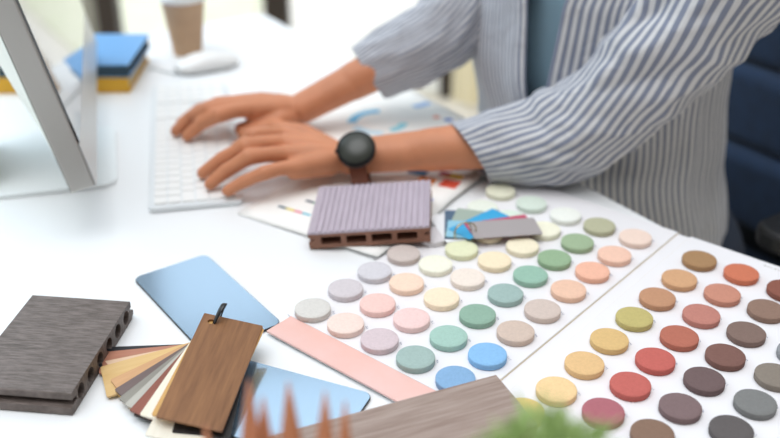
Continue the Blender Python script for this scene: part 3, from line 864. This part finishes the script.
# trousers and shoes
bm = bmesh.new()
ellipsoid(bm, pel - Z * .01, f_, w_v, Z, .13, .185, .115)
for k, an, s in ((kn, anN, 1), (kf, anF, -1)):
    chain(bm, [pel + w_v * s * .085, k - Z * .01, an + Z * .0], [.083, .064, .055])
tr_ = obj('trousers', bm, mat('navy_trousers', '#2b3444', .85), person, smooth=True)
md = tr_.modifiers.new('remesh', 'REMESH'); md.mode = 'VOXEL'; md.voxel_size = .008; md.use_smooth_shade = True
for an in (anN, anF):
    bm = bmesh.new(); g0 = Vector((an.x, an.y, .035))
    chain(bm, [g0 - f_ * .03, g0 + f_ * .07, g0 + f_ * .15 - Z * .008], [.034, .034, .026]); chain(bm, [g0 - f_ * .01, an], [.034, .04])
    obj('shoe', bm, M_black, person, smooth=True)

# shirt -----------------------------------------------------------
def stripes():
    m = bpy.data.materials.new('striped_cotton'); m.use_nodes = True; n = m.node_tree; b = n.nodes['Principled BSDF']
    uv = n.nodes.new('ShaderNodeUVMap'); sp = n.nodes.new('ShaderNodeSeparateXYZ'); n.links.new(uv.outputs[0], sp.inputs[0])
    mu = n.nodes.new('ShaderNodeMath'); mu.operation = 'MULTIPLY'; mu.inputs[1].default_value = 2 * PI / .0098
    n.links.new(sp.outputs[0], mu.inputs[0])
    si = n.nodes.new('ShaderNodeMath'); si.operation = 'SINE'; n.links.new(mu.outputs[0], si.inputs[0])
    rp = n.nodes.new('ShaderNodeValToRGB'); mr_ = n.nodes.new('ShaderNodeMapRange'); mr_.inputs['From Min'].default_value = -1
    n.links.new(si.outputs[0], mr_.inputs['Value']); n.links.new(mr_.outputs[0], rp.inputs[0])
    el = rp.color_ramp.elements; el[0].position = .42; el[0].color = srgb('#cfcfd0'); el[1].position = .58; el[1].color = srgb('#7f8597')
    n.links.new(rp.outputs[0], b.inputs['Base Color'])
    b.inputs['Roughness'].default_value = .85; b.inputs['Sheen Weight'].default_value = .15
    t = n.nodes.new('ShaderNodeTexCoord'); nz = n.nodes.new('ShaderNodeTexNoise'); nz.inputs['Scale'].default_value = 22
    nz.inputs['Detail'].default_value = 2; nz.inputs['Distortion'].default_value = .6
    n.links.new(t.outputs['Object'], nz.inputs['Vector'])
    bp = n.nodes.new('ShaderNodeBump'); bp.inputs['Strength'].default_value = .5; bp.inputs['Distance'].default_value = .012
    n.links.new(nz.outputs['Fac'], bp.inputs['Height']); n.links.new(bp.outputs[0], b.inputs['Normal'])
    return m
M_shirt = stripes()
def catmull(P, t):
    k = len(P) - 1; x = t * k; i = min(int(x), k - 1); u = x - i
    p0, p1, p2, p3 = P[max(i - 1, 0)], P[i], P[i + 1], P[min(i + 2, k)]
    return .5 * ((2 * p1) + (p2 - p0) * u + (2 * p0 - 5 * p1 + 4 * p2 - p3) * u * u + (3 * p1 - p0 - 3 * p2 + p3) * u ** 3)
def sleeve(bm, uvl, path, rads, wr_amp, seed, us_k, slant, twist=0, nv=150, nu=96, hint=Z, flat=1.0):
    P = [Vector(p) for p in path]; rr = [Vector((r, 0, 0)) for r in rads]; rings = []; Ls = 0; prev = None; A_ = None
    for i in range(nv + 1):
        t = i / nv; c = catmull(P, t); d = (catmull(P, min(1, t + .01)) - catmull(P, max(0, t - .01))).normalized()
        if A_ is None: A_ = (hint - d * hint.dot(d)).normalized()
        else: A_ = (A_ - d * A_.dot(d)).normalized()
        B_ = d.cross(A_); r = catmull(rr, t).x
        if prev is not None: Ls += (c - prev).length
        prev = c; ring = []
        for j in range(nu):
            a = 2 * PI * j / nu
            q = Vector((math.cos(a) * 1.1, math.sin(a) * 1.1, Ls * 15 + seed + .9 * math.cos(a + seed)))
            w1 = noise.noise(q); w2 = noise.noise(q * 2.1 + Vector((3, 1, 5)))
            fold = (1 - abs(w1) * 2.4) * .6 + w2 * .35
            k = 1 + wr_amp * fold * min(1, .4 + 2 * min(t, 1 - t) * 2)
            p = c + (A_ * math.cos(a) * flat + B_ * math.sin(a)) * r * k
            p = p + d * slant * ((p - c).dot(Vector((0, .6, .8))) / r) * max(0, t * 2 - 1) ** 2
            if p.z < ZD + .0075 and (Vector((p.x + .253, p.y - 1.928, 0)).dot(E2) > -.012): p.z = ZD + .0075
            ring.append((bm.verts.new(p), a, r, Ls))
        rings.append(ring)
    for ra, rb in zip(rings, rings[1:]):
        for j in range(nu):
            j2 = (j + 1) % nu
            fc = bm.faces.new((ra[j][0], ra[j2][0], rb[j2][0], rb[j][0]))
            us = [j, j + 1, j + 1, j]; src = [ra[j], ra[j2], rb[j2], rb[j]]
            for lp, u_, s_ in zip(fc.loops, us, src): lp[uvl].uv = (u_ / nu * 2 * PI * rads[2] * us_k + s_[3] * twist, s_[3])
shirt = bmesh.new(); uvl = shirt.loops.layers.uv.new('UVMap')
cuN = W3(470, 153, .042); cuF = W3(368, 73, .075)
sleeve(shirt, uvl, [shN + Vector((-.075, .10, .035)), shN + Vector((-.012, .018, .018)), shN * .62 + elN * .38, shN * .15 + elN * .85, elN * .80 + cuN * .2 + Z * .004, elN * .45 + cuN * .55, cuN], [.078, .080, .066, .057, .056, .049, .0395], .20, 1.3, .80, .020, .16)
sleeve(shirt, uvl, [shF + Vector((.085, -.12, .035)), shF + Vector((.012, -.018, .018)), shF * .6 + elF * .4, elF * .88 + shF * .12, elF * .7 + cuF * .3, elF * .35 + cuF * .65, cuF], [.078, .078, .062, .053, .050, .047, .0410], .17, 7.7, 1.15, .006)
# rolled cuffs
def torso(bm, uvl, levels, open_dir, open_w, amp, seed, nv=130, nu=240, scale_=1.0):
    """levels: (h, cx, cy, rw, rf)"""
    rings = []
    hs_ = [l[0] for l in levels]
    for i in range(nv + 1):
        h = hs_[0] + (hs_[-1] - hs_[0]) * i / nv
        k = max(0, min(len(levels) - 2, next((q for q in range(len(levels) - 1) if h <= hs_[q + 1] + 1e-9), len(levels) - 2)))
        t = (h - hs_[k]) / (hs_[k + 1] - hs_[k]); t = t * t * (3 - 2 * t)
        L_ = [levels[k][q] * (1 - t) + levels[k + 1][q] * t for q in range(5)]
        ow = open_w(h); ring = []
        for j in range(nu + 1):
            a = open_dir + ow + (2 * PI - 2 * ow) * j / nu     # angle 0 = facing, +90 = near side
            s_n = noise.noise(Vector((math.cos(a) * 3.2, math.sin(a) * 3.2 , h * 3.0 + seed))) + .5 * noise.noise(Vector((math.cos(a) * 7 + h * 5, math.sin(a) * 7, h * 11 + seed)))
            kk = (1 + amp * s_n) * scale_
            flare = 1 + (.10 * math.exp(-((a - open_dir - ow) / .22) ** 2) + .10 * math.exp(-((2 * PI - (a - open_dir + ow)) / .22) ** 2) if ow > 0 else 0)
            p = Vector((L_[1], L_[2], 0)) + f_ * math.cos(a) * L_[4] * kk * flare + w_v * math.sin(a) * L_[3] * kk
            z = ZD + h
            # keep clear of the desk edge
            dd = Vector((p.x + .253, p.y - 1.928, 0)).dot(E2)
            if -.05 < h < .012 and dd > -.012: p -= E2 * (dd + .012)
            elif h <= -.05 and dd > -.012: p -= E2 * (dd + .012)
            ring.append(bm.verts.new((p.x, p.y, z)))
        rings.append(ring)
    for i, (ra, rb) in enumerate(zip(rings, rings[1:])):
        for j in range(nu):
            fc = bm.faces.new((ra[j], ra[j + 1], rb[j + 1], rb[j]))
            if uvl:
                for lp, (u_, v_) in zip(fc.loops, ((j, i), (j + 1, i), (j + 1, i + 1), (j, i + 1))): lp[uvl].uv = (u_ / nu * 1.12 + v_ / nv * .0, v_ * .01)
LV = [(-.30, .362, 1.41, .198, .165), (-.15, .343, 1.395, .198, .155), (0.0, .308, 1.37, .203, .150), (.12, .290, 1.358, .208, .152), (.22, .287, 1.355, .205, .145),
      (.30, .303, 1.350, .185, .125), (.36, .300, 1.345, .130, .095), (.40, .295, 1.340, .080, .075)]
torso(shirt, uvl, LV, R(17.5), lambda h: .012 + max(0, h) * .52, .035, 4.2)
sh = obj('striped_shirt', shirt, M_shirt, person, smooth=True)
sd = sh.modifiers.new('thick', 'SOLIDIFY'); sd.thickness = .0016; sd.offset = 1
bm = bmesh.new(); torso(bm, None, [(l[0], l[1], l[2], l[3] * .93, l[4] * .93) for l in LV[:-1]], 0, lambda h: 0, .02, 9.1, 80, 120)
te = obj('tee_shirt', bm, mat('blue_grey_cotton', '#86a4b4', .9, bump=.2, bscale=300), person, smooth=True)

# ---------------------------------------------------------------- wristwatch
wc = W3(359, 160, .034); dA = (elN - wrN).normalized()
nW = (Z * .75 + Vector((0, -1, 0)) * .62).normalized(); nW = (nW - dA * nW.dot(dA)).normalized(); sW = dA.cross(nW).normalized()
root = thing('wristwatch', 'black round watch with brown leather strap on the near wrist', 'watch', tuple(wc))
WS = 1.12
def mw(r, off): return Matrix(((dA.x, sW.x, nW.x, nW.x * off), (dA.y, sW.y, nW.y, nW.y * off), (dA.z, sW.z, nW.z, nW.z * off), (0, 0, 0, 1))) @ Matrix.Diagonal((WS, WS, 1, 1))
bm = bmesh.new(); lathe(bm, [(0, 0), (.020, 0), (.0222, .002), (.0226, .007), (.0215, .0095), (.0195, .0102), (.0192, .0095), (0, .0095)], 48, mw(0, .0265))
obj('case', bm, mat('black_steel', '#1b1b1c', .3, metal=.6), root, smooth=True).modifiers.new('e', 'EDGE_SPLIT')
bm = bmesh.new(); lathe(bm, [(0, .0096), (.0191, .0096), (.0186, .0102), (0, .0106)], 48, mw(0, .0265))
obj('watch_glass', bm, mat('dark_dial', '#33362f', .3, spec=.5), root, smooth=True)
bm = bmesh.new(); lathe(bm, [(0, -.003), (.0028, -.003), (.0028, .003), (0, .003)], 14, Matrix.Translation(nW * .031 - dA * .0240) @ Vector(dA).to_track_quat('Z', 'Y').to_matrix().to_4x4())
obj('crown', bm, MC['black_steel'], root)
bm = bmesh.new(); segs = 44; rg = []
for s in range(segs):
    t = 2 * PI * s / segs
    c = nW * (.0285 * math.cos(t)) + sW * (.0300 * math.sin(t))
    nrm = (nW * math.cos(t) / .0275 + sW * math.sin(t) / .0330).normalized(); hw = .0112
    rg.append([bm.verts.new(c + dA * a + nrm * b) for a, b in ((-hw, 0), (hw, 0), (hw, .0024), (-hw, .0024))])
for s in range(segs):
    a, b = rg[s], rg[(s + 1) % segs]
    for k in range(4): bm.faces.new((a[k], a[(k + 1) % 4], b[(k + 1) % 4], b[k]))
obj('strap', bm, mat('brown_leather', '#7c4128', .55, mottle=.1, mscale=120), root, smooth=False)
bm = bmesh.new()
t = R(118) if (sW.y > 0) else R(118)
sg = -1 if sW.y > 0 else 1
c = nW * (.0275 * math.cos(t)) + sW * sg * (.0345 * math.sin(t)); nr_ = c.normalized()
bl = Matrix(((dA.x, sW.x, nr_.x, c.x), (dA.y, sW.y, nr_.y, c.y), (dA.z, sW.z, nr_.z, c.z), (0, 0, 0, 1)))
box(bm, -.011, .014, -.004, .004, 0, .006, bl)
obj('buckle', bm, MC['black_steel'], root, bevel=.001)
